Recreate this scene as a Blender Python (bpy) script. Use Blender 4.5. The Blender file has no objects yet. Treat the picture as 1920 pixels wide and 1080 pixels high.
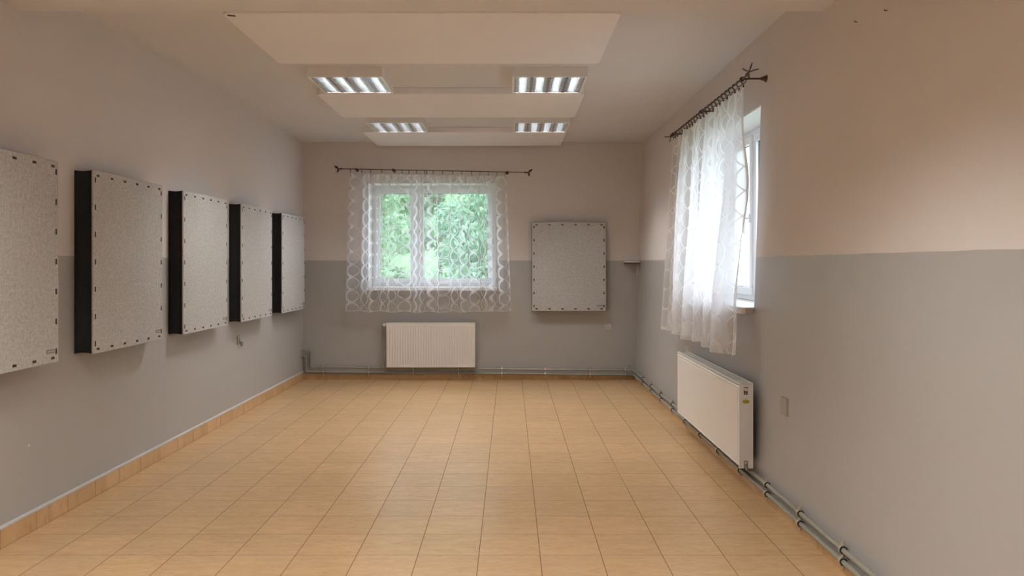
import bpy, math, random
from mathutils import Vector, Matrix
S = bpy.context.scene
C = S.collection
PI = math.pi
random.seed(7)

# ------------------------------------------------------------------ camera, sky, exposure
F_PX = 1475.0
EYE = 1.484
cd = bpy.data.cameras.new('camera'); cam = bpy.data.objects.new('camera', cd); C.objects.link(cam)
cam.location = (0, 0, EYE); cam.rotation_euler = (PI/2, 0, 0)
cd.sensor_width = 36.0; cd.lens = 36.0*F_PX/1920
cd.shift_x = 4/1920; cd.shift_y = -44/1920
cd.clip_start = .02; cd.clip_end = 200
S.camera = cam
W = bpy.data.worlds.new('overcast_sky'); S.world = W; W.use_nodes = True
wn = W.node_tree.nodes; wl = W.node_tree.links; wn.clear()
wo = wn.new('ShaderNodeOutputWorld'); wb = wn.new('ShaderNodeBackground')
wb.inputs['Color'].default_value = (.80, .885, 1.0, 1); wb.inputs['Strength'].default_value = 5.2
wl.new(wb.outputs[0], wo.inputs[0])
vs = S.view_settings
vs.view_transform = 'Standard'; vs.look = 'None'; vs.gamma = 1; vs.use_curve_mapping = False
vs.exposure = 0.08
TUBE = 180.0            # strength of the fluorescent tubes
TUBE_ADDED = 340.0       # stronger tubes for the added, unseen lights above and behind the viewer

# ------------------------------------------------------------------ mesh helpers
class MB:
    def __init__(s): s.v = []; s.f = []; s.uv = None
    def quad(s, a, b, c, d):
        n = len(s.v); s.v += [a, b, c, d]; s.f.append((n, n+1, n+2, n+3)); return s
    def box(s, x0, x1, y0, y1, z0, z1):
        n = len(s.v)
        s.v += [(x0,y0,z0),(x1,y0,z0),(x1,y1,z0),(x0,y1,z0),(x0,y0,z1),(x1,y0,z1),(x1,y1,z1),(x0,y1,z1)]
        s.f += [tuple(n+i for i in q) for q in ((3,2,1,0),(4,5,6,7),(0,1,5,4),(1,2,6,5),(2,3,7,6),(3,0,4,7))]
        return s
    def prism(s, pts, axis, a, b):
        """pts: 2-D outline (ccw), extruded along axis 'x','y','z' from a to b"""
        def P(p, t): return {'x': (t,p[0],p[1]), 'y': (p[0],t,p[1]), 'z': (p[0],p[1],t)}[axis]
        n = len(s.v); k = len(pts)
        s.v += [P(p, a) for p in pts] + [P(p, b) for p in pts]
        s.f.append(tuple(n+i for i in reversed(range(k)))); s.f.append(tuple(n+k+i for i in range(k)))
        for i in range(k): j = (i+1) % k; s.f.append((n+i, n+j, n+k+j, n+k+i))
        return s
    def tube(s, path, r, seg=12, closed=False):
        path = [Vector(p) for p in path]; k = len(path); n = len(s.v)
        rad = r if isinstance(r, (list, tuple)) else [r]*k
        up = None
        for i, p in enumerate(path):
            if closed: t = (path[(i+1) % k]-path[i-1]).normalized()
            elif i == 0: t = (path[1]-p).normalized()
            elif i == k-1: t = (p-path[i-1]).normalized()
            else: t = ((path[i+1]-p).normalized()+(p-path[i-1]).normalized()).normalized()
            if up is None: up = t.orthogonal().normalized()
            up = (up - t*up.dot(t)).normalized(); w = t.cross(up)
            for q in range(seg):
                a = 2*PI*q/seg
                s.v.append(tuple(p+(up*math.cos(a)+w*math.sin(a))*rad[i]))
        for i in range(k if closed else k-1):
            j = (i+1) % k
            for q in range(seg):
                q2 = (q+1) % seg
                s.f.append((n+i*seg+q, n+i*seg+q2, n+j*seg+q2, n+j*seg+q))
        if not closed:
            s.f.append(tuple(n+q for q in reversed(range(seg)))); s.f.append(tuple(n+(k-1)*seg+q for q in range(seg)))
        return s
    def cyl(s, a, b, r, seg=16): return s.tube([a, b], r, seg)
    def ring(s, c, r, t, axis='y', seg=18, ts=6):
        pts = []
        for i in range(seg):
            a = 2*PI*i/seg; u, w = r*math.cos(a), r*math.sin(a)
            pts.append({'x': (c[0], c[1]+u, c[2]+w), 'y': (c[0]+u, c[1], c[2]+w), 'z': (c[0]+u, c[1]+w, c[2])}[axis])
        return s.tube(pts, t, ts, True)
    def ball(s, c, r, su=12, sv=8, sc=(1,1,1)):
        n = len(s.v)
        for i in range(sv+1):
            th = PI*i/sv
            for j in range(su):
                ph = 2*PI*j/su
                s.v.append((c[0]+r*sc[0]*math.sin(th)*math.cos(ph), c[1]+r*sc[1]*math.sin(th)*math.sin(ph), c[2]+r*sc[2]*math.cos(th)))
        for i in range(sv):
            for j in range(su):
                j2 = (j+1) % su; s.f.append((n+i*su+j, n+(i+1)*su+j, n+(i+1)*su+j2, n+i*su+j2))
        return s
    def build(s, name, mat, parent=None, bevel=0, smooth=True, ang=.6):
        me = bpy.data.meshes.new(name); me.from_pydata(s.v, [], s.f); me.update()
        if s.uv:
            l = me.uv_layers.new(name='UVMap')
            for lp in me.loops: l.data[lp.index].uv = s.uv[lp.vertex_index]
        if smooth:
            me.polygons.foreach_set('use_smooth', [True]*len(me.polygons)); me.set_sharp_from_angle(angle=ang)
        o = bpy.data.objects.new(name, me); C.objects.link(o)
        me.materials.append(mat)
        if parent: o.parent = parent
        if bevel:
            b = o.modifiers.new('bevel', 'BEVEL'); b.width = bevel; b.segments = 2; b.limit_method = 'ANGLE'; b.angle_limit = .7
        return o
def rrect(x0, x1, y0, y1, r, k=4):
    out = []
    for cx, cy, a0 in ((x1-r,y0+r,-PI/2),(x1-r,y1-r,0),(x0+r,y1-r,PI/2),(x0+r,y0+r,PI)):
        for i in range(k+1):
            a = a0+PI/2*i/k; out.append((cx+r*math.cos(a), cy+r*math.sin(a)))
    return out
def tag(o, label, cat, group=None):
    o['label'] = label; o['category'] = cat
    if group: o['group'] = group
    return o
def thing(name, label, cat, loc=(0,0,0), rz=0, group=None):
    o = bpy.data.objects.new(name, None); C.objects.link(o); o.empty_display_size = .1
    o.location = loc; o.rotation_euler = (0, 0, rz)
    return tag(o, label, cat, group)
def struct(o): o['kind'] = 'structure'; return o
def sroot(name, loc=(0,0,0)):
    o = bpy.data.objects.new(name, None); C.objects.link(o); o.location = loc; o.empty_display_size = .1
    return struct(o)
def dup(root, loc, rz, label, group=None):
    r = root.copy(); C.objects.link(r); r.location = loc; r.rotation_euler = (0, 0, rz); r['label'] = label
    if group: r['group'] = group
    for ch in list(root.children):
        c = ch.copy(); C.objects.link(c); c.parent = r
        for g in list(ch.children):
            d = g.copy(); C.objects.link(d); d.parent = c
    return r
ORD = ['first','second','third','fourth','fifth','sixth','seventh','eighth','ninth','tenth','eleventh','twelfth','thirteenth',
       'fourteenth','fifteenth','sixteenth','seventeenth','eighteenth','nineteenth','twentieth','twenty-first','twenty-second',
       'twenty-third','twenty-fourth','twenty-fifth','twenty-sixth']

# ------------------------------------------------------------------ materials
class NT:
    def __init__(s, name):
        s.m = bpy.data.materials.new(name); s.m.use_nodes = True; s.t = s.m.node_tree
        s.n = s.t.nodes; s.b = s.n['Principled BSDF']; s.out = s.n['Material Output']
    def new(s, t, **kw):
        n = s.n.new(t)
        for k, v in kw.items():
            if k.startswith('i_'):
                kk = k[2:]; n.inputs[int(kk) if kk.isdigit() else kk.replace('_', ' ')].default_value = v
            else: setattr(n, k, v)
        return n
    def lk(s, a, b): s.t.links.new(a, b)
    def val(s, x, sock):
        if hasattr(x, 'links'): s.lk(x, sock)
        else: sock.default_value = x
    def math(s, op, a, b=0, c=0):
        n = s.n.new('ShaderNodeMath'); n.operation = op
        for i, x in enumerate((a, b, c)): s.val(x, n.inputs[i])
        return n.outputs[0]
    def mix(s, fac, a, b):
        n = s.n.new('ShaderNodeMix'); n.data_type = 'RGBA'
        s.val(fac, n.inputs[0]); s.val(a, n.inputs[6]); s.val(b, n.inputs[7]); return n.outputs[2]
    def coord(s, w='Object'): return s.n.new('ShaderNodeTexCoord').outputs[w]
    def noise(s, vec, scale, detail=3, rough=.5):
        n = s.n.new('ShaderNodeTexNoise'); s.lk(vec, n.inputs['Vector'])
        n.inputs['Scale'].default_value = scale; n.inputs['Detail'].default_value = detail; n.inputs['Roughness'].default_value = rough
        return n.outputs['Fac']
    def mapr(s, x, a, b, c, d):
        n = s.n.new('ShaderNodeMapRange'); s.val(x, n.inputs[0])
        for i, q in enumerate((a, b, c, d)): n.inputs[1+i].default_value = q
        return n.outputs[0]
    def bump(s, h, strength, dist=.002):
        n = s.n.new('ShaderNodeBump'); s.lk(h, n.inputs['Height']); n.inputs['Strength'].default_value = strength
        n.inputs['Distance'].default_value = dist; s.lk(n.outputs[0], s.b.inputs['Normal'])
    def set(s, col=None, rough=None, metal=None):
        if col is not None: s.val(col, s.b.inputs['Base Color'])
        if rough is not None: s.val(rough, s.b.inputs['Roughness'])
        if metal is not None: s.b.inputs['Metallic'].default_value = metal
        return s.m
def c4(r, g, b): return (r, g, b, 1)
def plain(name, col, rough=.5, metal=0, var=.06, scale=30, bump=0):
    t = NT(name); v = t.coord(); n = t.noise(v, scale)
    lo = c4(*[x*(1-var) for x in col]); hi = c4(*[min(1, x*(1+var)) for x in col])
    t.set(t.mix(n, lo, hi), rough, metal)
    if bump: t.bump(t.noise(v, scale*6), bump)
    return t.m

UPPER = c4(.695, .642, .618); LOWER = c4(.43, .418, .41)
def wall_paint():
    t = NT('two_tone_wall_paint'); p = t.n.new('ShaderNodeNewGeometry').outputs['Position']
    sx = t.new('ShaderNodeSeparateXYZ'); t.lk(p, sx.inputs[0])
    wob = t.mapr(t.noise(p, 4, 2), 0, 1, -.004, .004)
    edge = t.mapr(t.math('ADD', sx.outputs[2], wob), 1.534, 1.537, 0, 1)
    n = t.noise(p, 1.3, 4)
    up = t.mix(n, c4(*[x*.97 for x in UPPER[:3]]), c4(*[x*1.03 for x in UPPER[:3]]))
    lo = t.mix(n, c4(*[x*.96 for x in LOWER[:3]]), c4(*[x*1.04 for x in LOWER[:3]]))
    t.set(t.mix(edge, lo, up), t.mapr(edge, 0, 1, .42, .8))
    t.bump(t.noise(p, 220, 2), .12, .001)
    return t.m
def floor_tiles(name, x0, y0, skirting=False):
    t = NT(name); p = t.n.new('ShaderNodeNewGeometry').outputs['Position']
    sx = t.new('ShaderNodeSeparateXYZ'); t.lk(p, sx.inputs[0])
    T = .312
    ux = t.math('DIVIDE', t.math('SUBTRACT', sx.outputs[0], x0), T); uy = t.math('DIVIDE', t.math('SUBTRACT', sx.outputs[1], y0), T)
    ix = t.math('FLOOR', ux); iy = t.math('FLOOR', uy)
    def edge(u): return t.math('MINIMUM', t.math('FRACT', u), t.math('SUBTRACT', 1, t.math('FRACT', u)))
    ex = edge(ux); ey = edge(uy)
    if skirting: ex = t.math('ADD', ex, 1)
    g = t.math('MINIMUM', t.math('MULTIPLY', ex, .8), ey)
    grout = t.mapr(g, .0040, .0062, 1, 0)
    cid = t.new('ShaderNodeCombineXYZ'); t.lk(ix, cid.inputs[0]); t.lk(iy, cid.inputs[1])
    wn_ = t.new('ShaderNodeTexWhiteNoise'); wn_.noise_dimensions = '3D'; t.lk(cid.outputs[0], wn_.inputs['Vector'])
    off = t.new('ShaderNodeVectorMath', operation='SCALE'); t.lk(wn_.outputs['Color'], off.inputs[0]); off.inputs['Scale'].default_value = 9
    pv = t.new('ShaderNodeVectorMath', operation='ADD'); t.lk(p, pv.inputs[0]); t.lk(off.outputs[0], pv.inputs[1])
    mp = t.new('ShaderNodeMapping'); t.lk(pv.outputs[0], mp.inputs[0]); mp.inputs['Rotation'].default_value = (0, 0, -.30)
    mp.inputs['Scale'].default_value = (1.0, 1, .4) if skirting else (1.25, 3.4, 1)
    n1 = t.noise(mp.outputs[0], 5.5, 6, .62); n2 = t.noise(mp.outputs[0], 17, 5, .65)
    base = t.mix(t.mapr(n1, .32, .68, 0, 1), c4(.545, .335, .162), c4(.645, .432, .232))
    streak = t.mapr(n2, .55, .70, 0, .6)
    col = t.mix(streak, base, c4(.72, .47, .27))
    dark = t.mapr(n2, .44, .30, 0, .5)
    col = t.mix(dark, col, c4(.36, .19, .085))
    shade = t.mapr(wn_.outputs['Value'], 0, 1, .95, 1.05)
    vm = t.new('ShaderNodeVectorMath', operation='SCALE'); t.lk(col, vm.inputs[0]); t.lk(shade, vm.inputs['Scale'])
    col = t.mix(grout, vm.outputs[0], c4(.205, .105, .048))
    t.set(col, t.mapr(grout, 0, 1, .30, .7))
    t.b.inputs['Specular IOR Level'].default_value = .42
    h = t.math('SUBTRACT', t.math('MULTIPLY', n2, .12), grout)
    t.bump(h, .35, .0012)
    return t.m
def felt(name, a, b, c, scale=150):
    t = NT(name); v = t.coord()
    n = t.noise(v, scale, 3, .7); n2 = t.noise(v, scale*.33, 4, .7)
    col = t.mix(t.mapr(n2, .3, .7, 0, 1), a, b)
    col = t.mix(t.mapr(n, .55, .66, 0, .85), col, c)
    col = t.mix(t.mapr(t.noise(v, scale*.8, 2, .6), .36, .27, 0, .55), col, c4(a[0]*.6, a[1]*.6, a[2]*.6))
    t.set(col, .95); t.bump(n, .35, .002); t.b.inputs['Specular IOR Level'].default_value = .15
    return t.m
def emit(name, col, strength):
    t = NT(name); t.set(c4(.9, .9, .9), .4); t.b.inputs['Emission Color'].default_value = col
    t.b.inputs['Emission Strength'].default_value = strength; return t.m
def lace(name, base, stroke):
    t = NT(name); uv = t.n.new('ShaderNodeUVMap'); uv.uv_map = 'UVMap'
    sx = t.new('ShaderNodeSeparateXYZ'); t.lk(uv.outputs[0], sx.inputs[0]); u, v = sx.outputs[0], sx.outputs[1]
    cx, cy = .150, .168
    nz = t.new('ShaderNodeTexNoise'); nz.noise_dimensions = '1D'; t.lk(u, nz.inputs['W']); nz.inputs['Scale'].default_value = 4.5; nz.inputs['Detail'].default_value = 1
    fu = t.math('ADD', t.math('DIVIDE', u, cx), t.math('MULTIPLY', nz.outputs['Fac'], 1.6)); i = t.math('FLOOR', fu)
    wv = t.new('ShaderNodeTexWhiteNoise'); wv.noise_dimensions = '1D'; t.lk(i, wv.inputs['W']); rnd = wv.outputs['Value']
    wv2 = t.new('ShaderNodeTexWhiteNoise'); wv2.noise_dimensions = '1D'; t.lk(t.math('ADD', i, 31.7), wv2.inputs['W']); rnd2 = wv2.outputs['Value']
    fv = t.math('ADD', t.math('DIVIDE', v, t.math('ADD', cy*.86, t.math('MULTIPLY', rnd2, cy*.3))), rnd)
    px = t.math('MULTIPLY', t.math('SUBTRACT', t.math('FRACT', fu), .5), cx)
    side = t.math('SUBTRACT', t.math('MULTIPLY', t.math('GREATER_THAN', rnd2, .5), 2), 1)
    ca = t.math('COSINE', t.math('MULTIPLY', fv, PI)); sa = t.math('SINE', t.math('MULTIPLY', fv, PI))
    expo = t.math('ADD', .5, t.math('MULTIPLY', rnd, .5))
    bow = t.math('MULTIPLY', t.math('SIGN', ca), t.math('POWER', t.math('ABSOLUTE', ca), expo))
    A = .060
    den = t.math('SQRT', t.math('ADD', 1, t.math('POWER', t.math('MULTIPLY', sa, A*PI/cy), 2)))
    xo = t.math('ADD', px, t.math('MULTIPLY', side, t.math('MULTIPLY', t.math('ABSOLUTE', ca), .004)))
    def strand(sg, w):
        d = t.math('DIVIDE', t.math('ABSOLUTE', t.math('SUBTRACT', xo, t.math('MULTIPLY', bow, A*sg))), den)
        return t.mapr(t.math('SUBTRACT', d, w), -.0008, .0012, 1, 0)
    # the two strands swap sides at each crossing; the strand on one side of the figure is the fat one
    fat = t.math('ADD', .0088, t.math('MULTIPLY', t.math('MULTIPLY', t.math('SIGN', px), side), .0040))
    m = t.math('MAXIMUM', strand(1, fat), strand(-1, fat))
    hem = t.math('MAXIMUM', t.mapr(v, .010, .014, 1, 0), t.mapr(v, 1.745, 1.75, 0, 1))
    tape = t.mapr(v, 1.66, 1.664, 0, 1)
    at = t.new('ShaderNodeAttribute'); at.attribute_name = 'edge'
    hem = t.math('MAXIMUM', hem, at.outputs['Fac'])
    a = t.math('ADD', base, t.math('MULTIPLY', m, stroke))
    a = t.math('MAXIMUM', a, t.math('MULTIPLY', hem, .62))
    a = t.math('MAXIMUM', a, t.math('MULTIPLY', tape, .44))
    ge = t.new('ShaderNodeNewGeometry'); dp = t.new('ShaderNodeVectorMath', operation='DOT_PRODUCT')   # threads close up at a slant
    t.lk(ge.outputs['Normal'], dp.inputs[0]); t.lk(ge.outputs['Incoming'], dp.inputs[1])
    cs = t.math('MAXIMUM', t.math('ABSOLUTE', dp.outputs['Value']), .22)
    a = t.math('SUBTRACT', 1, t.math('POWER', t.math('SUBTRACT', 1, a), t.math('DIVIDE', 1, cs)))
    tr = t.new('ShaderNodeBsdfTransparent'); df = t.new('ShaderNodeBsdfDiffuse'); tl = t.new('ShaderNodeBsdfTranslucent')
    df.inputs[0].default_value = c4(.93, .93, .95); tl.inputs[0].default_value = c4(.93, .93, .96)
    m1 = t.new('ShaderNodeMixShader'); m1.inputs[0].default_value = .56; t.lk(df.outputs[0], m1.inputs[1]); t.lk(tl.outputs[0], m1.inputs[2])
    m2 = t.new('ShaderNodeMixShader'); t.lk(a, m2.inputs[0]); t.lk(tr.outputs[0], m2.inputs[1]); t.lk(m1.outputs[0], m2.inputs[2])
    t.lk(m2.outputs[0], t.out.inputs[0]); return t.m
def window_glass():
    t = NT('window_glass'); tr = t.new('ShaderNodeBsdfTransparent'); gl = t.new('ShaderNodeBsdfGlossy')
    tr.inputs[0].default_value = c4(.96, .98, .98); gl.inputs['Roughness'].default_value = .02
    m = t.new('ShaderNodeMixShader'); m.inputs[0].default_value = .05; t.lk(tr.outputs[0], m.inputs[1]); t.lk(gl.outputs[0], m.inputs[2])
    t.lk(m.outputs[0], t.out.inputs[0]); return t.m
def leaves(name, a, b):
    t = NT(name); v = t.coord(); col = t.mix(t.mapr(t.noise(v, 3.5, 4), .3, .7, 0, 1), a, b)
    df = t.new('ShaderNodeBsdfDiffuse'); tl = t.new('ShaderNodeBsdfTranslucent'); t.lk(col, df.inputs[0]); t.lk(col, tl.inputs[0])
    m = t.new('ShaderNodeMixShader'); m.inputs[0].default_value = .4; t.lk(df.outputs[0], m.inputs[1]); t.lk(tl.outputs[0], m.inputs[2])
    t.lk(m.outputs[0], t.out.inputs[0]); return t.m

M = dict(
    wall=wall_paint(),
    ceiling=plain('ceiling_paint', (.70, .69, .715), .85, 0, .03, 2, .05),
    floor=floor_tiles('beige_floor_tiles', -.158, 4.016), skirt=floor_tiles('skirting_tiles', 0, 4.1, True),
    bead=plain('skirting_bead', (.50, .50, .49), .6), white=plain('white_lining_paint', (.80, .79, .78), .6, 0, .03),
    pvc=plain('white_window_plastic', (.86, .87, .89), .3, 0, .02), gasket=plain('dark_gasket', (.06, .065, .08), .6),
    sill=plain('white_sill_board', (.78, .76, .74), .35, 0, .05, 9), glass=window_glass(),
    felt=felt('light_grey_felt', c4(.40, .395, .39), c4(.58, .572, .56), c4(.74, .73, .72)),
    dark=felt('charcoal_felt', c4(.014, .014, .016), c4(.024, .024, .026), c4(.034, .034, .037)),
    stitch=plain('brown_stitch', (.045, .030, .026), .8), tag=plain('grey_tag', (.20, .18, .17), .6), tagl=plain('pale_tag_print', (.40, .37, .36), .6),
    baffle=plain('white_ceiling_panel', (.86, .84, .87), .85, 0, .03, 3),
    housing=plain('white_lamp_housing', (.85, .83, .83), .45, 0, .02), tube=emit('fluorescent_tube', c4(1, .988, .955), TUBE), tube_added=emit('added_light_tube', c4(1, .988, .955), TUBE_ADDED),
    mirror=plain('mirrored_louvre', (.60, .62, .64), .21, 1, .03), reflector=plain('lamp_reflector', (.80, .82, .84), .3, .7, .03),
    rad=plain('radiator_enamel', (.85, .82, .79), .4, 0, .02, 5), radtop=plain('radiator_grille', (.72, .71, .68), .4, 0, .1, 14),
    radside=plain('radiator_side_enamel', (.80, .79, .78), .4, 0, .02, 5),
    yellow=plain('yellow_sticker', (.36, .30, .035), .5), black=plain('black_plastic', (.03, .028, .027), .5),
    pipe=plain('painted_pipe', (.31, .295, .245), .4, 0, .06, 12), valve=plain('valve_plastic', (.76, .72, .68), .35),
    steel=plain('zinc_steel', (.62, .58, .53), .32, .9, .12, 60), rubber=plain('rubber_liner', (.025, .024, .023), .7),
    bronze=plain('dark_bronze', (.085, .055, .045), .42, .6, .2, 50), lace=lace('sheer_lace_fabric', .19, .52), lace_full=lace('gathered_lace_fabric', .46, .44),
    socket=plain('painted_socket', (.36, .33, .305), .45), socketw=plain('pale_socket', (.55, .52, .49), .4), hole=plain('socket_hole', (.05, .045, .04), .7),
    shelf=plain('pinkish_shelf_board', (.82, .74, .70), .5), shelfedge=plain('brown_shelf_edge', (.12, .07, .05), .6),
    post=plain('grey_shelf_post', (.62, .59, .57), .45),
    leafa=leaves('leaf_green', c4(.22, .40, .24), c4(.55, .72, .48)), leafb=leaves('leaf_bluish_green', c4(.22, .42, .27), c4(.50, .70, .52)),
    bark=plain('bark', (.14, .10, .07), .9, 0, .3, 18), bankgreen=plain('bank_green', (.20, .34, .16), .9, 0, .5, 3), grass=plain('meadow', (.14, .19, .09), .9, 0, .3, 6), speck=plain('white_speck', (.8, .8, .8), .6),
)

# ------------------------------------------------------------------ room shell
XL, YB, YF, ZC = -2.666, 10.134, -4.6, 3.06
TH = .42
def RX(z): return 1.615 + .0337*z
REC = .29                               # window recess
BW = (-1.827, -.179, 1.19, 2.535)       # opening in the back wall: x0 x1 z0 z1
RW = (5.33, 6.98, 1.19, 2.565)          # opening in the right wall: y0 y1 z0 z1
struct(MB().box(XL-TH, 2.3, YF-TH, YB+TH, -.2, 0).build('floor', M['floor'], smooth=False))
struct(MB().box(XL-TH, 2.3, YF-TH, YB+TH, ZC, ZC+.2).build('ceiling', M['ceiling'], smooth=False))
struct(MB().box(XL, RX(2.95), 3.72, 4.28, 2.862, ZC).build('trim_1', M['ceiling'], smooth=False))   # lowered beam
struct(MB().box(XL-TH, XL, YF, YB, 0, ZC).build('wall_left', M['wall'], smooth=False))
struct(MB().box(XL-TH, 2.3, YF-TH, YF, 0, ZC).build('wall_front', M['wall'], smooth=False))
b = MB(); x0, x1, z0, z1 = BW
b.box(XL-TH, x0, YB, YB+TH, 0, ZC); b.box(x1, 2.3, YB, YB+TH, 0, ZC); b.box(x0, x1, YB, YB+TH, 0, z0); b.box(x0, x1, YB, YB+TH, z1, ZC)
struct(b.build('wall_back', M['wall'], smooth=False))
def lean(b): b.v = [(x+.0337*z, y, z) for x, y, z in b.v]; return b
b = MB(); y0, y1, z0, z1 = RW; a, e = 1.615, 1.615+TH
b.box(a, e, YF, y0, 0, ZC); b.box(a, e, y1, YB, 0, ZC); b.box(a, e, y0, y1, 0, z0); b.box(a, e, y0, y1, z1, ZC)
struct(lean(b).build('wall_right', M['wall'], smooth=False))
# white linings of the two window reveals
b = MB(); x0, x1, z0, z1 = BW; q = .006
b.box(x0, x0+q, YB+.004, YB+TH, z0, z1); b.box(x1-q, x1, YB+.004, YB+TH, z0, z1); b.box(x0+q, x1-q, YB+.004, YB+TH, z1-q, z1)
struct(b.build('trim_2', M['white'], smooth=False))
b = MB(); y0, y1, z0, z1 = RW
b.box(a+.004, e, y0, y0+q, z0, z1); b.box(a+.004, e, y1-q, y1, z0, z1); b.box(a+.004, e, y0+q, y1-q, z1-q, z1)
struct(lean(b).build('trim_3', M['white'], smooth=False))
# skirting tiles
BH = .10
def skirting(name, b, bead):
    o = struct(b.build(name, M['skirt'], smooth=False)); bead.build('bead', M['bead'], o, smooth=False)
skirting('baseboard_left', MB().box(XL, XL+.011, YF, YB, 0, BH), MB().prism([(XL,BH),(XL+.012,BH),(XL+.010,BH+.008),(XL,BH+.016)], 'y', YF, YB))
skirting('baseboard_back', MB().box(XL+.011, 1.605, YB-.011, YB, 0, BH-.03), MB().box(XL+.011, 1.605, YB-.008, YB, BH-.03, BH-.026))
skirting('baseboard_right', MB().box(1.604, 1.62, YF, YB-.011, 0, BH-.03), MB().box(1.607, 1.62, YF, YB-.011, BH-.03, BH-.026))

# ------------------------------------------------------------------ windows (frame local: x along the wall, y outward, z up)
def make_window(name, loc, rz, w, h, split, handle_z):
    r = sroot(name, loc); r.rotation_euler = (0, 0, rz)
    f = .055
    b = MB(); b.box(0, w, 0, .07, 0, f); b.box(0, w, 0, .07, h-f, h); b.box(0, f, 0, .07, f, h-f); b.box(w-f, w, 0, .07, f, h-f)
    m0 = w*split
    b.box(m0-.035, m0+.035, 0, .07, f, h-f); b.build('window_frame', M['pvc'], r, .004, smooth=False)
    for sx0, sx1, hs in ((f-.012, m0-.023, 1), (m0+.023, w-f+.012, 0)):
        s = .062; z0, z1 = f-.012, h-f+.012; b = MB(); ya, yb = -.018, .05
        b.box(sx0, sx1, ya, yb, z0, z0+s); b.box(sx0, sx1, ya, yb, z1-s, z1); b.box(sx0, sx0+s, ya, yb, z0+s, z1-s); b.box(sx1-s, sx1, ya, yb, z0+s, z1-s)
        o = b.build('sash', M['pvc'], r, .006, smooth=False)
        g = MB(); i = .004; gx0, gx1, gz0, gz1 = sx0+s, sx1-s, z0+s, z1-s
        g.box(gx0, gx1, .004, .012, gz0, gz0+i); g.box(gx0, gx1, .004, .012, gz1-i, gz1); g.box(gx0, gx0+i, .004, .012, gz0+i, gz1-i); g.box(gx1-i, gx1, .004, .012, gz0+i, gz1-i)
        g.build('gasket', M['gasket'], o, smooth=False)
        MB().box(gx0, gx1, .014, .018, gz0, gz1).build('pane', M['glass'], o, smooth=False)
        if (hs == 1):
            hx = sx1-s*.5; hz = handle_z
            k = MB().box(hx-.014, hx+.014, ya-.012, ya, hz-.035, hz+.035)
            k.tube([(hx, ya-.01, hz), (hx, ya-.04, hz), (hx, ya-.052, hz-.012), (hx, ya-.052, hz-.12)], [.009, .009, .01, .008], 10)
            k.build('window_handle', M['pvc'], o)
    return r
x0, x1, z0, z1 = BW
w1 = make_window('window_1', (x0+.006, YB+REC, z0+.005), 0, x1-x0-.012, z1-z0-.011, .365, .60)
y0, y1, z0, z1 = RW
w2 = make_window('window_2', (RX(1.2)+REC, y1-.006, z0+.005), -PI/2, y1-y0-.012, z1-z0-.011, .44, .66)
# sills: boards running through the reveal and out into the room
s = MB().box(-.02, 1.66, -REC-.10, .0, -.045, .0).build('sill', M['sill'], w1, .008)
s = MB().prism([(0,.0)]+[(1.625,.0),(1.625,-REC),(1.635,-REC)]+[(1.655+.03*math.sin(t), -REC-.10+.03*(1-math.cos(t))-.0) for t in (PI/2, PI/4, 0)]+[(0,-REC-.10)][:1], 'z', -.045, 0)
s.f = [tuple(reversed(f)) for f in s.f]
s.build('sill', M['sill'], w2, .006)

# ------------------------------------------------------------------ felt acoustic panels on the walls (local: x along wall, front faces -y, z up)
def stitch_mesh(wx, wz):
    return MB().box(-wx/2, wx/2, -.0012, .001, -wz/2, wz/2)
sh = stitch_mesh(.032, .0135).build('stitch', M['stitch']); sv_ = stitch_mesh(.0135, .032).build('stitch', M['stitch'])
def acoustic_panel(loc, rz, w, h, label):
    t = .118
    r = thing('acoustic_panel', label, 'acoustic panel', loc, rz, 'grey felt acoustic wall panels')
    b = MB()
    prof = [(0, 0)]
    # charcoal wrap: slightly waisted box with a lip at the wall and behind the front board
    n = 8; ys = [-(t-.012)*i/n for i in range(n+1)]
    rings = []
    for y in ys:
        k = -y/(t-.012); ins = .004+.005*math.sin(PI*k)
        rings.append([(ins, y, ins), (w-ins, y, ins), (w-ins, y, h-ins), (ins, y, h-ins)])
    for rg in rings: b.v += rg
    for i in range(n):
        for j in range(4): b.f.append((i*4+j, i*4+(j+1) % 4, (i+1)*4+(j+1) % 4, (i+1)*4+j))
    b.f.append((0,3,2,1)); b.f.append(tuple(n*4+i for i in (0,1,2,3)))
    wrap = b.build('felt_side', M['dark'], r)
    for x in (.0025, w-.0025):            # sewn border lines of each side
        e = MB()
        for y in (-.014, -t+.026): e.tube([(x, y, .012), (x, y, h-.012)], .0028, 6)
        for z in (.018, h-.018): e.tube([(x, -.014, z), (x, -t+.026, z)], .0028, 6)
        e.build('seam', M['dark'], wrap)
    fr = MB().prism(rrect(0, w, 0, h, .012), 'y', -t+.012, -t).build('felt_front', M['felt'], r, .003)
    y = -t
    def st(src, x, z):
        o = src.copy(); C.objects.link(o); o.parent = fr; o.location = (x, y, z)
    for i in range(6):
        x = .056+(w-.112)*i/5
        st(sh, x, h-.033); st(sh, x, .028)
    for i in range(7):
        z = .062+(h-.124)*i/6
        st(sv_, .024, z); st(sv_, w-.024, z)
    g = MB().box(w-.115, w-.040, y-.001, y+.001, .056, .078).build('tag', M['tag'], fr, smooth=False)
    MB().box(w-.109, w-.046, y-.0016, y, .0615, .0725).build('tag_print', M['tagl'], g, smooth=False)
    return r
WP = ['large grey felt panel on left wall, cut off by the left picture edge',
      'grey felt acoustic panel on left wall, second from the camera',
      'grey felt acoustic panel in the middle of the five on the left wall',
      'grey felt acoustic panel on left wall, second from the back corner',
      'grey felt acoustic panel on left wall, farthest away beside the back corner']
for y, lab in zip((3.478, 4.808, 6.135, 7.463, 8.80), WP):
    acoustic_panel((XL+.002, y, .935), PI/2, .96, 1.130, lab)
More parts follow.
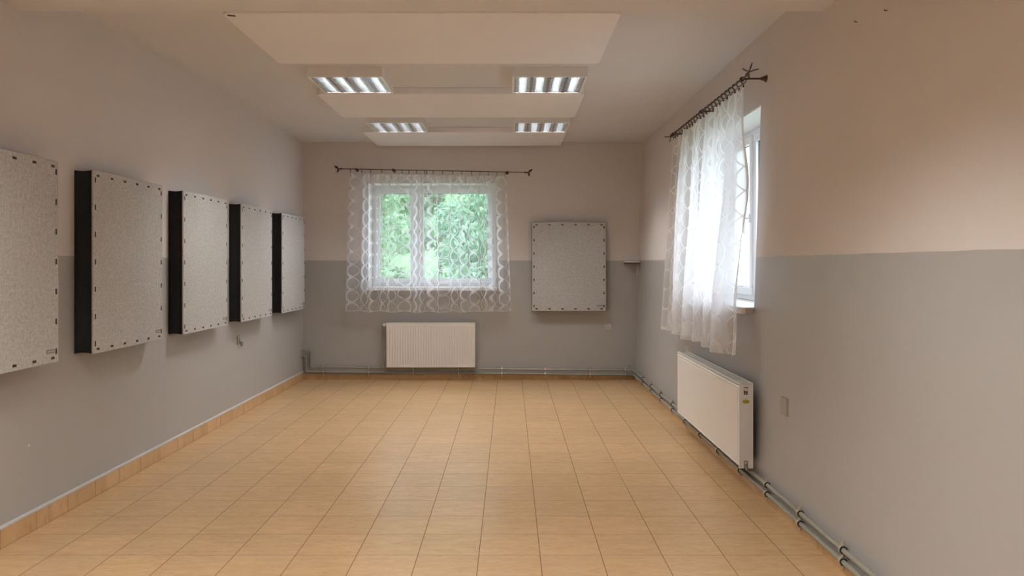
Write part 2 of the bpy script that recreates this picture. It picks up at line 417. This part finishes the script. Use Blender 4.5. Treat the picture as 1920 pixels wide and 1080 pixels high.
acoustic_panel((.284, YB-.002, .892), 0, .938, 1.130, 'grey felt acoustic panel alone on the back wall, right of the curtained window')
bpy.data.objects.remove(sh); bpy.data.objects.remove(sv_)

# ------------------------------------------------------------------ white panels under the ceiling
CPT = .06
for xa, xb, ya, yb, lab in ((-1.745, .675, 4.75, 5.945, 'broad pale ceiling panel nearest the camera, in front of the lights'),
                            (-1.725, .668, 7.0, 8.115, 'pale ceiling panel between the near and far pairs of lights'),
                            (-1.690, .650, 9.02, 10.07, 'pale ceiling panel farthest back, close to the back wall')):
    o = MB().prism(rrect(xa, xb, ya, yb, .05, 5), 'z', ZC-CPT, ZC).build('ceiling_panel', M['baffle'], None, .004)
    tag(o, lab, 'ceiling panel', 'pale acoustic ceiling panels')
    if ya < 5:
        MB().prism([(xa+.03, ya+.02), (xa+.075, ya+.035), (xa+.07, ya+.055), (xa+.03, ya+.04)], 'z', ZC-CPT-.003, ZC-CPT+.002).build('chip', M['stitch'], o)

# ------------------------------------------------------------------ fluorescent ceiling lights (local origin: middle of the top)
LH = .08
def make_light(loc, label, tube='tube'):
    r = thing('ceiling_light', label, 'ceiling light', loc, 0, 'square louvred ceiling lights')
    b = MB(); w = .30; i = .283
    b.box(-w, w, -w, w, -.012, 0)
    for q in ((-w, -i, -w, w), (i, w, -w, w), (-i, i, -w, -i), (-i, i, i, w)): b.box(q[0], q[1], q[2], q[3], -LH, -.012)
    b.build('housing', M['housing'], r, smooth=False)
    MB().box(-i, i, -i, i, -.016, -.012).build('reflector', M['reflector'], r, smooth=False)
    pitch = 2*i/4
    for k in range(4):
        x = -i+pitch*(k+.5)
        MB().cyl((x, -.27, -.026), (x, .27, -.026), .010, 8).build('tube', M[tube], r)
    b = MB()
    for k in range(5):                     # lengthwise mirrored ridges between the tubes
        x = -i+pitch*k; hw = .028
        if k == 0: pr = [(x, -LH+.003), (x+.008, -LH+.003), (x+hw, -.040), (x, -.040)]
        elif k == 4: pr = [(x-.008, -LH+.003), (x, -LH+.003), (x, -.040), (x-hw, -.040)]
        else: pr = [(x-.010, -LH+.003), (x+.010, -LH+.003), (x+hw, -.040), (x-hw, -.040)]
        b.prism([(p[0], p[1]) for p in pr], 'y', i, -i)
    nb = 12
    for k in range(nb+1):                  # crosswise blades
        y = -i+2*i*k/nb
        for q in range(4):
            xc = -i+pitch*(q+.5)
            for (u0, u1, tp) in ((-pitch/2, -.032, .006), (-.032, .032, .0022), (.032, pitch/2, .006)):
                pr = [(y-.001, -LH+.003), (y+.001, -LH+.003), (y+tp, -.045), (y-tp, -.045)]
                b.prism([(max(-i, min(i, p[0])), p[1]) for p in pr], 'x', xc+u0, xc+u1)
    b.build('louvre', M['mirror'], r, smooth=False)
    return r
L0 = make_light((-1.317, 6.567, ZC), 'square louvred ceiling light, near pair, on the left')
for loc, lab in (((.320, 6.567, ZC), 'square louvred ceiling light, near pair, on the right'),
                 ((-1.222, 8.60, ZC), 'square louvred ceiling light, far pair, on the left'),
                 ((.337, 8.60, ZC), 'square louvred ceiling light, far pair, on the right')):
    dup(L0, loc, 0, lab)
L1 = make_light((-1.5, 2.7, ZC), 'added unseen louvred light above the viewer, left, before the beam', 'tube_added')  # six out-of-view lights added to brighten the near end of the room
for loc, lab in (((-.05, 2.7, ZC), 'added unseen louvred light above the viewer, right, before the beam'),
                 ((-1.5, .4, ZC), 'added unseen louvred light behind the viewer on the left'),
                 ((-.05, .4, ZC), 'added unseen louvred light behind the viewer on the right'),
                 ((-1.5, -2.0, ZC), 'added unseen louvred light at the far end behind the viewer, left'),
                 ((-.05, -2.0, ZC), 'added unseen louvred light at the far end behind the viewer, right')):
    dup(L1, loc, 0, lab)

# ------------------------------------------------------------------ radiators (local: x along wall, front faces -y, back at y=0, z up)
def grille(w, d, h):
    b = MB(); b.box(0, w, -d, -d+.012, h-.012, h); b.box(0, w, -.012, 0, h-.012, h)
    n = int(w/.03)
    for k in range(n+1):
        x = min(w-.006, w*k/n); b.box(x, x+.006, -d+.012, -.012, h-.010, h-.001)
    b.box(0, w, -d*.55, -d*.45, h-.009, h-.002)
    return b
# back radiator
rw, rh, rd = 1.134, .570, .085
r = thing('radiator', 'white ribbed radiator on back wall under the lace curtained window', 'radiator', (-1.576, 10.105, .1735), 0, 'white panel radiators')
b = MB(); n = 33; pr = [(0, -.004), (0, -rd+.006), (.006, -rd), (.022, -rd)]
pt = (rw-.044)/n
for k in range(n):
    x = .022+pt*k
    pr += [(x+pt*.20, -rd), (x+pt*.34, -rd+.007), (x+pt*.66, -rd+.007), (x+pt*.80, -rd)]
pr += [(rw-.022, -rd), (rw-.006, -rd), (rw, -rd+.006), (rw, -.004)]
b.prism(pr, 'z', .036, rh-.052)
b.prism([(0, -.004), (0, -rd+.006), (.006, -rd), (rw-.006, -rd), (rw, -rd+.006), (rw, -.004)], 'z', 0, .036)
b.prism([(0, -.004), (0, -rd+.006), (.006, -rd), (rw-.006, -rd), (rw, -rd+.006), (rw, -.004)], 'z', rh-.052, rh-.012)
b.build('front_plate', M['rad'], r, smooth=False)
grille(rw, rd, rh).build('grille', M['radtop'], r, smooth=False)
v = MB().tube([(-.028, -.05, rh-.026), (-.006, -.05, rh-.026), (0, -.05, rh-.026)], [.012, .012, .010], 12).build('valve', M['steel'], r)
MB().tube([(-.028, -.098, rh-.028), (-.028, -.090, rh-.028), (-.028, -.055, rh-.028), (-.028, -.045, rh-.028)], [.012, .019, .019, .014], 16).build('valve_head', M['valve'], v)
MB().tube([(-.028, -.045, rh-.028), (-.045, -.04, rh-.029), (-.056, -.036, rh-.045), (-.056, -.036, .03), (-.056, -.036, .0)], .0085, 10).build('riser_pipe', M['pipe'], r)
MB().tube([(-.024, -.036, .05), (-.024, -.036, -.055)], .0085, 10).build('return_pipe', M['pipe'], r)
t_ = MB().cyl((-.024, -.036, -.028), (-.024, -.036, .002), .014, 12); t_.cyl((-.056, -.036, -.012), (-.056, -.036, .016), .014, 12)
t_.tube([(-.024, -.036, .045), (.002, -.036, .048)], .010, 10); t_.build('fitting', M['pipe'], r)
for x in (.2, rw-.2): MB().box(x-.02, x+.02, -.004, .027, .1, rh-.1).build('wall_bracket', M['steel'], r, smooth=False)

# right radiator
rw, rh, rd = 1.897, .556, .090
r = thing('radiator', 'long smooth white radiator on right wall under the right window', 'radiator', (1.585, 7.022, .155), -PI/2, 'white panel radiators')
b = MB(); b.prism([(.012, -rd), (rw-.012, -rd), (rw-.012, -rd+.02), (.012, -rd+.02)], 'z', .012, rh-.020)
b.box(.03, rw-.03, -rd-.0035, -rd+.002, .040, rh-.045)
b.build('front_plate', M['rad'], r, .003, smooth=False)
b = MB(); b.box(.012, rw-.012, -rd-.0045, -rd+.004, rh-.032, rh-.026); b.box(.012, rw-.012, -rd-.0045, -rd+.004, .022, .027)
b.build('front_rim', M['rad'], r, .001, smooth=False)
grille(rw, rd, rh).build('grille', M['radtop'], r, smooth=False)
MB().box(.012, rw-.012, -.014, -.004, .015, rh-.02).build('back_plate', M['rad'], r, smooth=False)
MB().box(.02, rw-.02, -rd+.02, -.014, .03, rh-.03).build('convector', M['rad'], r, smooth=False)
MB().box(0, .012, -rd, 0, 0, rh-.012).build('side_panel', M['radside'], r, .003)
hz0, hz1 = rh-.088, rh-.030
o = MB(); o.box(rw-.012, rw, -rd, -.060, 0, rh-.012); o.box(rw-.012, rw, -.034, 0, 0, rh-.012)
o.box(rw-.012, rw, -.060, -.034, .05, rh-.076); o.box(rw-.012, rw, -.060, -.034, rh-.026, rh-.012)
sp = o.build('side_panel', M['radside'], r, 0, smooth=False)
MB().box(rw-.012, rw-.0105, -.060, -.034, rh-.076, rh-.026).build('valve_recess', M['black'], sp, smooth=False)
MB().tube([(rw-.012, -.047, rh-.041), (rw+.006, -.047, rh-.041), (rw+.009, -.047, rh-.041)], [.012, .012, .008], 14).build('valve_plug', M['valve'], sp)
MB().tube([(rw-.012, -.047, rh-.066), (rw-.001, -.047, rh-.066)], .006, 12).build('vent_screw', M['steel'], sp)
b = MB(); b.prism([(-.047+.023*math.cos(2*PI*k/24), rh-.120+.0125*math.sin(2*PI*k/24)) for k in range(24)], 'x', rw-.001, rw+.0012)
b.build('sticker', M['yellow'], sp, smooth=False)
MB().tube([(rw-.004, -.047, .045), (rw-.004, -.047, .02), (rw-.004, -.040, -.006), (rw-.02, -.020, -.018)], .009, 10).build('feed_pipe', M['pipe'], r)
MB().ball((rw-.004, -.047, .036), .013, 10, 8).build('feed_nut', M['steel'], r)
MB().tube([(-.022, -.05, rh-.024), (.0, -.05, rh-.024)], [.016, .010], 12).build('valve_head', M['valve'], r)
MB().tube([(-.012, -.022, rh+.0), (-.014, -.02, rh+.026), (-.014, -.004, rh+.034)], .006, 8).build('air_vent', M['valve'], r)
for x in (.3, rw-.3): MB().box(x-.02, x+.02, -.004, .042, .12, rh-.1).build('wall_bracket', M['steel'], r, smooth=False)

# ------------------------------------------------------------------ heating pipes
PR = .0125; PY = 10.088; PX = 1.588
def round_path(pts, rad, k=5):
    out = [Vector(pts[0])]
    for i in range(1, len(pts)-1):
        p = Vector(pts[i]); a = (Vector(pts[i-1])-p).normalized(); b = (Vector(pts[i+1])-p).normalized()
        for j in range(k+1):
            t = j/k; A = p+a*rad*(1-t); B = p+b*rad*t
            out.append(A*(1-t)+B*t if 0 < t < 1 else (A if t == 0 else B))
    return out+[Vector(pts[-1])]
def heating_pipe(z_out, xd, z1, z2, z3, z4, label, dx):
    P = [(XL+.001, PY, z_out), (xd, PY, z_out), (xd, PY, z1), (PX, PY, z2), (PX, 8.0, z3-.003), (PX, 5.0, z3), (PX, -2.0, z4)]
    o = MB().tube(round_path(P, .03), PR, 14).build('heating_pipe', M['pipe']); tag(o, label, 'pipe', 'heating pipes along the skirting')
    for p, a, b in ((P[1], P[0], P[2]), (P[2], P[1], P[3]), (P[3], P[2], P[4])):
        p, a, b = Vector(p), Vector(a), Vector(b)
        q = [p+(a-p).normalized()*.030, p+(b-p).normalized()*.030]
        MB().tube(round_path([q[0], p, q[1]], .026), .0165, 14).build('elbow', M['pipe'], o)
    MB().tube([(XL+.001, PY, z_out), (XL+.006, PY, z_out)], .022, 16).build('wall_rose', M['pipe'], o)
    return o
heating_pipe(.374, -2.552, .166, .125, .123, .126, 'upper grey heating pipe running along back and right walls', 0)
heating_pipe(.306, -2.612, .110, .068, .067, .070, 'lower grey heating pipe just above the floor along back and right walls', 0)
def pz_back(x): k = (x+2.55)/(PX+2.55); return .166+(.125-.166)*k, .110+(.067-.110)*k
def pz_right(y): k = (PY-y)/(PY-5.0); return (.125-.005*min(1, k*2.44) if k < .41 else .120+.003*(k-.41)/.59), (.068-.004*min(1, k*2.44) if k < .41 else .064+.003*(k-.41)/.59)
def clamp(loc, rz, zu, zl, label, ext=.032):
    r = thing('pipe_clamp', label, 'pipe clamp', loc, rz, 'steel double pipe clamps')
    for z in (zu, zl):
        o = MB()
        n0 = 20
        for (ra, rb, hw, mat, nm) in ((PR+.0003, PR+.006, .0125, 'rubber', 'rubber_liner'), (PR+.005, PR+.0085, .0095, 'steel', 'band')):
            m = MB()
            for i in range(n0):
                a = 2*PI*i/n0; c, s = math.cos(a), math.sin(a)
                m.v += [(-hw, ra*c, z+ra*s), (hw, ra*c, z+ra*s), (hw, rb*c, z+rb*s), (-hw, rb*c, z+rb*s)]
            for i in range(n0):
                j = (i+1) % n0
                for q in range(4): m.f.append((i*4+q, j*4+q, j*4+(q+1) % 4, i*4+(q+1) % 4))
            m.build(nm, M[mat], r)
    m = MB(); zm = (zu+zl)/2
    m.cyl((0, 0, zl+PR+.003), (0, 0, zu-PR-.003), .005, 8)
    m.cyl((0, 0, zu+PR+.003), (0, 0, zu+PR+ext), .006, 8); m.cyl((0, 0, zl-PR-.003), (0, 0, zl-PR-.030), .006, 8)
    for z in (zm, zu+PR+min(.015, ext-.004), zl-PR-.015): m.cyl((0, 0, z-.005), (0, 0, z+.005), .0115, 6)
    m.build('bolt', M['steel'], r)
    MB().cyl((0, 0, zm), (0, .042 if rz == 0 else .028, zm), .004, 8).build('wall_screw', M['steel'], r)
    return r
BX = (-2.389, -1.807, -1.239, -.657, -.103, .452, 1.027, 1.478)
for i, x in enumerate(BX):
    zu, zl = pz_back(x)
    lab = 'steel double pipe clamp on back wall, nearest the right corner' if i == 7 else 'steel double pipe clamp on back wall, %s from the left corner' % ORD[i]
    clamp((x, PY, 0), 0, zu, zl, lab, .008 if i in (2, 3) else .032)
for i, y in enumerate((9.41, 8.85, 8.28, 7.69, 7.13, 6.57, 6.0, 5.43, 4.861, 4.305, 3.753)):
    zu, zl = pz_right(y)
    clamp((PX, y, 0), -PI/2, zu, zl, 'steel double pipe clamp on right wall, %s from the far corner' % ORD[i], .012 if 5.1 < y < 7.05 else .032)

# ------------------------------------------------------------------ curtain rods, rings, lace curtains
def leaf(b, base, d, n, L, wd):
    d = Vector(d).normalized(); n = Vector(n).normalized(); s_ = d.cross(n).normalized(); base = Vector(base); k0 = len(b.v)
    prof = [(0, .05), (.2, .6), (.45, 1), (.7, .8), (.9, .35), (1, .02)]
    for t, w in prof:
        c = base+d*L*t
        for sx, off in ((-1, 0), (0, .003+.004*w), (1, 0), (0, -.003)): b.v.append(tuple(c+s_*wd*w*sx+n*off))
    for i in range(len(prof)-1):
        for q in range(4): b.f.append((k0+i*4+q, k0+i*4+(q+1) % 4, k0+(i+1)*4+(q+1) % 4, k0+(i+1)*4+q))
    b.f.append((k0, k0+1, k0+2, k0+3))
def finial(parent, p, d, side):
    """twig finial with three leaves, at p pointing along d"""
    d = Vector(d); s_ = Vector(side); up = Vector((0, 0, 1)); p = Vector(p); b = MB()
    b.tube([p, p+d*.03, p+d*.06], [.007, .009, .005], 10); b.ball(tuple(p+d*.012), .012, 10, 8)
    leaf(b, p+d*.045, d*.8+up*.55+s_*.1, s_, .075, .014)
    leaf(b, p+d*.045, d*.35-up*.75-s_*.1, s_, .055, .014)
    leaf(b, p+d*.05, d*.5+s_*.8+up*.05, up, .065, .013)
    leaf(b, p+d*.05, d*.5-s_*.8+up*.1, up, .065, .013)
    b.build('finial', M['bronze'], parent)
def ring_mesh(axis):
    b = MB(); b.ring((0, 0, -.014), .0195, .0027, axis, 20, 6)
    return b
def ring_clip(axis):
    b = MB(); b.ring((0, 0, -.040), .0055, .0018, 'x' if axis == 'y' else 'y', 10, 5)
    if axis == 'x': b.box(-.003, .003, -.005, .005, -.060, -.044)
    else: b.box(-.005, .005, -.003, .003, -.060, -.044)
    return b
# --- back rod, slightly tilted
A, B = Vector((-2.135, 10.03, 2.7045)), Vector((.185, 10.03, 2.659))
r = thing('curtain_rod', 'thin dark curtain rod with leaf finials above the back window', 'curtain rod', (0, 0, 0), 0, 'dark bronze curtain rods')
MB().tube([A, B], .0052, 10).build('rod', M['bronze'], r)
def zr(x): return A.z+(B.z-A.z)*(x-A.x)/(B.x-A.x)
finial(r, A, (-1, 0, 0), (0, 1, 0)); finial(r, B, (1, 0, 0), (0, 1, 0))
for x in (-1.965, -1.49, -.036):
    z = zr(x); b = MB(); b.tube([(x, 10.03, z), (x, 10.09, z), (x, 10.124, z), (x, YB, z)], [.007, .007, .012, .022], 12); b.ball((x, 10.026, z), .015, 10, 8)
    b.build('bracket', M['bronze'], r)
RXS = [-2.034, -1.89, -1.776, -1.633, -1.463, -1.374, -1.286, -1.19, -1.088, -1.061, -.980, -.857, -.728, -.612, -.490, -.381, -.272, -.163, -.062]
ringx = ring_mesh('x').build('curtain_ring', M['bronze']); cl = ring_clip('x').build('clip', M['bronze'], ringx)
for i, x in enumerate(RXS):
    if i == 0: o = ringx
    else:
        o = ringx.copy(); C.objects.link(o); c = cl.copy(); C.objects.link(c); c.parent = o
    o.location = (x, 10.03, zr(x))
    tag(o, 'small dark curtain ring on back window rod, %s from the left' % ORD[i], 'curtain ring', 'curtain rings on the back rod')
# --- right rod
r = thing('curtain_rod', 'dark curtain rod reaching into the room above the right window', 'curtain rod', (0, 0, 0), 0, 'dark bronze curtain rods')
RRX, RRZ = 1.543, 2.716
MB().tube([(RRX, 5.12, RRZ), (RRX, 7.52, RRZ)], .0062, 10).build('rod', M['bronze'], r)
finial(r, (RRX, 5.13, RRZ), (0, -1, .22), (1, 0, 0)); finial(r, (RRX, 7.51, RRZ), (0, 1, -.1), (1, 0, 0))
for y in (5.232, 6.35, 7.44):
    b = MB(); xw = RX(RRZ)
    b.tube([(RRX, y, RRZ), (RRX+.05, y, RRZ+.004), (xw-.045, y, RRZ+.004), (xw-.015, y, RRZ+.004), (xw+.002, y, RRZ+.004)], [.008, .0065, .0065, .018, .027], 14)
    b.ball((RRX, y, RRZ), .017, 12, 8); b.build('bracket', M['bronze'], r)
ringy = ring_mesh('y').build('curtain_ring', M['bronze']); cl = ring_clip('y').build('clip', M['bronze'], ringy)
RYS = [5.20+2.22*i/23 for i in range(24)]
for i, y in enumerate(RYS):
    if i == 0: o = ringy
    else:
        o = ringy.copy(); C.objects.link(o); c = cl.copy(); C.objects.link(c); c.parent = o
    o.location = (RRX, y, RRZ); o.rotation_euler = (0, 0, random.uniform(-.35, .35))
    tag(o, 'dark curtain ring on right window rod, %s from the camera end' % ORD[i], 'curtain ring', 'curtain rings on the right rod')
# --- lace cloth
def curtain(name, label, mat, s0t, s1t, s0b, s1b, ztop, zbot, place, cloth_w, nfold, amp_t, amp_b, clips, seed, edge_fn=None, ph_drift=1.0, sweep=0.0):
    rnd = random.Random(seed); nu, nv = 520, 56
    ph = [rnd.uniform(0, 6.28) for _ in range(6)]
    b = MB(); b.uv = []; ed = []
    arc = None; rows = {}
    for j in [nv//3]+list(range(nv+1)):
        v = j/nv                                       # 0 bottom, 1 top
        row = []
        for i in range(nu+1):
            u = i/nu
            q = u*nfold*2*PI
            f = math.sin(q+1.1*math.sin(u*17+ph[0])+.9*math.sin(u*7.3+ph[1])+ph_drift*.5*math.sin(v*3+u*11+ph[2]))
            f += .45*math.sin(q*.47+ph[3]+.5*v)+.25*math.sin(q*2.1+ph[4])*v
            am = amp_b+(amp_t-amp_b)*v**1.6
            am *= .55+.75*math.sin(u*9+ph[5])**2
            lat = .35*am*math.cos(q+1.1*math.sin(u*17+ph[0]))
            s = (s0b+(s1b-s0b)*u)*(1-v**.8)+(s0t+(s1t-s0t)*u)*v**.8+lat*(1-v*.7)
            if edge_fn: s += edge_fn(u, v)
            z1 = ztop(s0t+(s1t-s0t)*u); sag = 0
            if v > .9:
                dd = min(abs(s0t+(s1t-s0t)*u-c) for c in clips); sag = .016*min(1, dd/.06)**1.5*((v-.9)/.1)
            z = zbot(u)+(z1-zbot(u))*v-sag
            z += .006*math.sin(q*.5+ph[1])*(1-v)
            row.append((s, am*f, z))
        if arc is None:                                # cloth length along the folds
            arc = [0]
            for i in range(nu): arc.append(arc[-1]+math.hypot(row[i+1][0]-row[i][0], row[i+1][1]-row[i][1]))
            print(name, 'cloth length', arc[-1]); continue
        for i, (s, d, z) in enumerate(row):
            b.v.append(place(s, d, z, v)); b.uv.append((arc[i]+.3, v*1.75))
            ed.append(1.0 if (i < 3 or i > nu-3) else 0.0)
    for j in range(nv):
        for i in range(nu):
            k = j*(nu+1)+i; b.f.append((k, k+1, k+nu+2, k+nu+1))
    o = b.build(name, M[mat], None, 0, True, 3.2)
    at = o.data.attributes.new('edge', 'FLOAT', 'POINT'); at.data.foreach_set('value', ed)
    return tag(o, label, 'curtain', 'white sheer lace curtains')
curtain('lace_curtain', 'white sheer lace curtain with oval loops over the back window', 'lace', -2.048, -.045, -2.092, .018,
        lambda x: zr(x)-.054, lambda u: .893-.012*math.sin(PI*u)+.004*math.sin(u*40), lambda s, d, z, v: (s, 10.005+d-.03*(1-v), z),
        2.9, 15, .009, .023, RXS, 3)
def near_edge(u, v):
    k = max(0, 1-u/.22)
    return k*(-.17*math.exp(-((v-.62)/.16)**2)+.05*math.exp(-((v-.22)/.1)**2))
curtain('lace_curtain', 'white sheer lace curtain hanging into the room at the right window', 'lace_full', 5.20, 7.42, 5.27, 7.60,
        lambda y: RRZ-.054, lambda u: .872-.004*u+.004*math.sin(u*37), lambda s, d, z, v: (RRX+.8*d-.045*(1-v), s, z),
        4.0, 9, .020, .075, RYS, 11, near_edge)

# ------------------------------------------------------------------ small things on the walls
def socket(loc, rz, mat, label, size=.08):
    r = thing('wall_socket', label, 'wall socket', loc, rz, 'wall sockets'); h = size/2
    pl = MB().prism(rrect(-h, h, -h, h, .008), 'y', 0, -.012).build('cover_plate', mat, r, .002)
    b = MB(); n = 20; R_ = size*.26
    b.tube([(0, -.0125, 0), (0, -.020, 0), (0, -.0215, 0)], [R_*1.25, R_*1.2, R_*.95], 20).build('insert', mat, pl)
    b = MB()
    for x in (-.0095, .0095): b.cyl((x, -.0217, 0), (x, -.0221, 0), .0030, 10)
    b.build('pin_hole', M['hole'], pl)
    return r
socket((1.271, YB, .680), 0, M['socketw'], 'pale square wall socket on back wall, below the grey panel')
s = socket((XL, 7.726, .742), PI/2, M['socket'], 'grey painted wall socket with hanging cap on left wall', .085)
MB().tube([(0, -.018, -.008), (0, -.036, -.022), (0, -.038, -.045), (0, -.028, -.062)], [.012, .017, .015, .006], 12).build('cap', M['socket'], s)
zz = .641; j = MB()
o = thing('junction_cover', 'flat grey painted blank cover plate on right wall beyond the radiator', 'cover plate', (RX(zz), 4.674, zz), -PI/2)
MB().prism(rrect(-.052, .052, -.052, .052, .007), 'y', .004, -.013).build('cover_plate', M['socket'], o, .003)
# corner shelf
o = thing('corner_shelf', 'small pale shelf in the back right corner with two thin posts', 'shelf', (1.555, YB, 1.505))
MB().prism(rrect(-.09, .098, -.135, 0, .015), 'z', .004, .022).build('board', M['shelf'], o, .002)
MB().prism(rrect(-.088, .096, -.132, 0, .015), 'z', -.012, .004).build('edge_strip', M['shelfedge'], o)
for x in (.070, .092): MB().box(x-.006, x+.006, -.075, -.060, -.170, -.012).build('post', M['post'], o, .002)
# wall marks and nails
for y, z, lab in ((3.86, 2.675, 'small nail high on right wall, nearer the curtain rod'), (3.55, 2.63, 'small nail high on right wall, nearer the camera')):
    x = RX(z); tag(MB().tube([(x+.005, y, z), (x-.012, y, z), (x-.014, y, z+.006)], .0022, 6).build('nail', M['stitch']), lab, 'nail')
tag(MB().tube([(1.549, YB+.002, .178), (1.549, YB-.006, .178)], .007, 10).build('wall_plug', M['hole']), 'small dark wall plug low in the back right corner above the pipes', 'wall plug')

b = MB().ball((0, 0, 0), .009, 8, 6, (.25, 1, .8)); o = b.build('plaster_dab', M['speck']); o.location = (XL+.001, 4.36, .482)
tag(o, 'tiny white plaster dab low on the left wall, below the nearest panels', 'plaster dab')

# ------------------------------------------------------------------ outside
struct(MB().box(-14, 3.0, YB+TH+.02, 42, -.62, -.52).build('ground', M['grass'], smooth=False))
struct(MB().box(2.4, 12, -20, YB+TH+.02, -.62, -.52).build('ground', M['grass'], smooth=False))
def tree(name, label, loc, R, H, n, mat, seed, size=.075):
    rnd = random.Random(seed); r = thing(name, label, 'tree', loc)
    b = MB(); pts = [(0, 0, -.1), (.03, .02, H*.4), (-.04, .05, H*.75)]; b.tube(pts, [.06, .045, .03], 10)
    for k in range(7):
        a = k*2.4; z0 = H*(.35+.05*k); b.tube([(0, 0, z0), (R*.35*math.cos(a), R*.35*math.sin(a), z0+.3), (R*.7*math.cos(a), R*.7*math.sin(a), z0+.75)], [.022, .014, .006], 7)
    b.build('trunk', M['bark'], r)
    b = MB(); blobs = []
    for k in range(int(n/220)):
        a = rnd.uniform(0, 6.28); q = (R-.55)*math.sqrt(rnd.random()); blobs.append((q*math.cos(a), q*math.sin(a), rnd.uniform(H*.12, H*.95), rnd.uniform(.35, .55)))
    for k in range(n):
        cx, cy, cz, br = rnd.choice(blobs); d = Vector((rnd.gauss(0, 1), rnd.gauss(0, 1), rnd.gauss(0, 1))).normalized()*br*rnd.uniform(.6, 1)
        p = Vector((cx, cy, cz))+d
        nrm = (d.normalized()+Vector((rnd.gauss(0, .6), rnd.gauss(0, .6), .5+rnd.gauss(0, .6)))).normalized()
        t = nrm.orthogonal().normalized(); t.rotate(Matrix.Rotation(rnd.uniform(0, 6.28), 3, nrm)); s_ = nrm.cross(t); L = size*rnd.uniform(.7, 1.4)
        k0 = len(b.v)
        b.v += [tuple(p-t*L), tuple(p+s_*L*.45-nrm*L*.1), tuple(p+t*L), tuple(p-s_*L*.45-nrm*L*.1)]; b.f.append((k0, k0+1, k0+2, k0+3))
    b.build('foliage', mat, r, 0, False)
    return r
tree('leafy_tree', 'leafy green tree seen through the left pane of back window', (-3.0, 14.6, -.55), 1.35, 4.3, 6500, M['leafa'], 1)
tree('leafy_tree', 'bluish green leafy tree seen through the right pane of back window', (-.3, 14.7, -.55), 1.35, 4.2, 6500, M['leafb'], 2)
tree('leafy_tree', 'leafy tree farther behind, filling gaps between the two window panes', (-1.7, 19.0, -.55), 2.6, 6.5, 9000, M['leafa'], 5, .15)

# grassy bank rising behind the trees
b = MB(); pr = [(23, -.6), (40, -.6), (40, 11), (30, 7.5), (26, 3.0)]
b.prism(pr, 'x', -14, 3.0); struct(b.build('bank', M['bankgreen'], smooth=False))
